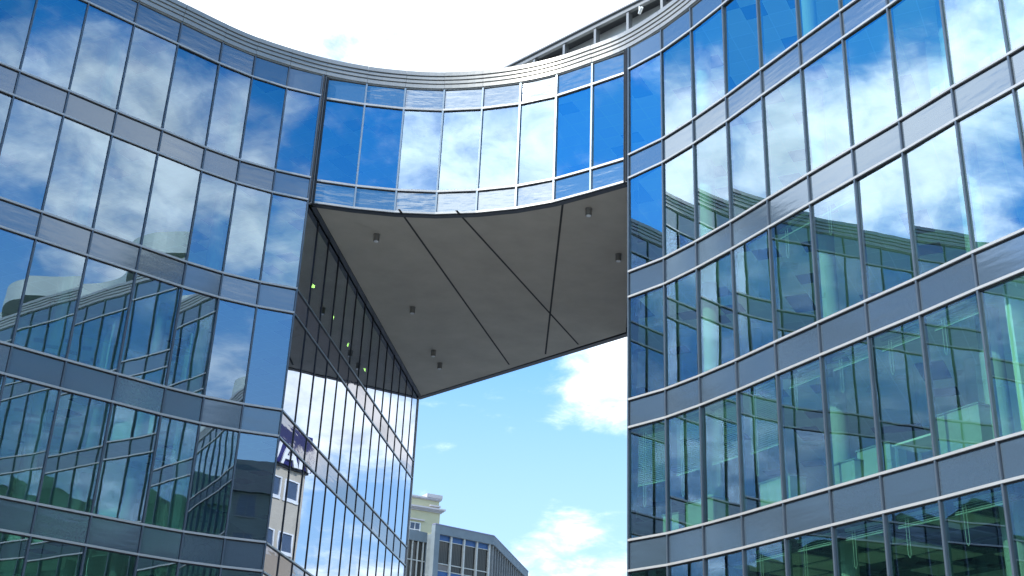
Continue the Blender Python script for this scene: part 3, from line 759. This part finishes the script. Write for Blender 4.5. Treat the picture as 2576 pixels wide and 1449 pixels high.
mb.f = [[0, 1, 5, 4], [1, 2, 5], [2, 3, 4, 5], [3, 0, 4], [3, 2, 1, 0]]; mb.m = [0]*5; ro = mb.build('roof', M['hr'], hh)
mb = MB(); mb.obox(HO, hu, hn, 6, 7.2, -5, -4, hz_+2, hz_+5.4); ch = mb.build('chimney', M['hw'], None); ch.parent = ro
for fl in range(8):
    for j in range(6):
        mb = MB(); mb.obox(HO, hu, hn, 1+2.7*j, 2.5+2.7*j, -.02, .03, 1.4+3.1*fl, 3.1+3.1*fl); wn = mb.build('window', M['cb_glass'], hh)
        mb = MB()
        for (a0, a1, z0, z1) in ((-.1, 0, -.1, 1.8), (1.5, 1.6, -.1, 1.8), (0, 1.5, 1.7, 1.8), (0, 1.5, -.1, 0), (.72, .78, 0, 1.7)): mb.obox(HO, hu, hn, 1+2.7*j+a0, 1+2.7*j+a1, 0, .07, 1.4+3.1*fl+z0, 1.4+3.1*fl+z1)
        fo = mb.build('frame', M['hf'], None); fo.parent = wn

# ================================================================== ground and hill
def ground_mat():
    mm, t = mat('paving'); g = t.n('ShaderNodeNewGeometry')
    brk = t.n('ShaderNodeTexBrick'); t.l(g.outputs['Position'], brk.inputs['Vector']); brk.inputs['Scale'].default_value = 1.0
    brk.inputs['Brick Width'].default_value = .6; brk.inputs['Row Height'].default_value = .4; brk.inputs['Mortar Size'].default_value = .008
    brk.inputs['Color1'].default_value = (.40, .39, .37, 1); brk.inputs['Color2'].default_value = (.34, .33, .315, 1); brk.inputs['Mortar'].default_value = (.1, .1, .1, 1)
    b = t.n('ShaderNodeBsdfPrincipled', i_Roughness=.85)
    t.l(t.mixc(t.mapr(t.noise(g.outputs['Position'], .3, 6, .6), .3, .7, 0, .4), brk.outputs['Color'], (.28, .27, .26)), b.inputs['Base Color']); out(t, b.outputs[0]); return mm
mb = MB(); mb.face([(-3000, -3000, 0), (3000, -3000, 0), (3000, 3000, 0), (-3000, 3000, 0)])
tag(mb.build('ground', ground_mat()), kind='structure')
def hill_mat():
    mm, t = mat('wooded_slope'); g = t.n('ShaderNodeNewGeometry')
    n_ = t.noise(g.outputs['Position'], .12, 8, .7)
    b = t.n('ShaderNodeBsdfPrincipled', i_Roughness=.95); t.l(t.mixc(t.mapr(n_, .35, .65), (.010, .022, .009), (.038, .055, .02)), b.inputs['Base Color']); out(t, b.outputs[0]); return mm
from mathutils import noise as mn
mb = MB(); NX, NY = 110, 40
for j in range(NY+1):
    for i in range(NX+1):
        x = -420+840*i/NX; y = -150-300*j/NY
        r = math.exp(-((x-10)/150)**2)*80+math.exp(-((x+190)/90)**2)*55+math.exp(-((x-240)/100)**2)*60
        z = r*math.sin(math.pi*min(1, j/NY*1.0))**.8
        z += mn.fractal(Vector((x*.02, y*.02, 1)), 1, 2, 5)*7*min(1, z/12)
        z += abs(mn.noise(Vector((x*.16, y*.16, 5))))*6*min(1, z/12)
        mb.v.append((x, y, z-.6))
for j in range(NY):
    for i in range(NX):
        k = j*(NX+1)+i; mb.f.append([k, k+1, k+NX+2, k+NX+1]); mb.m.append(0)
tag(mb.build('hill', hill_mat(), smooth=True), kind='structure')
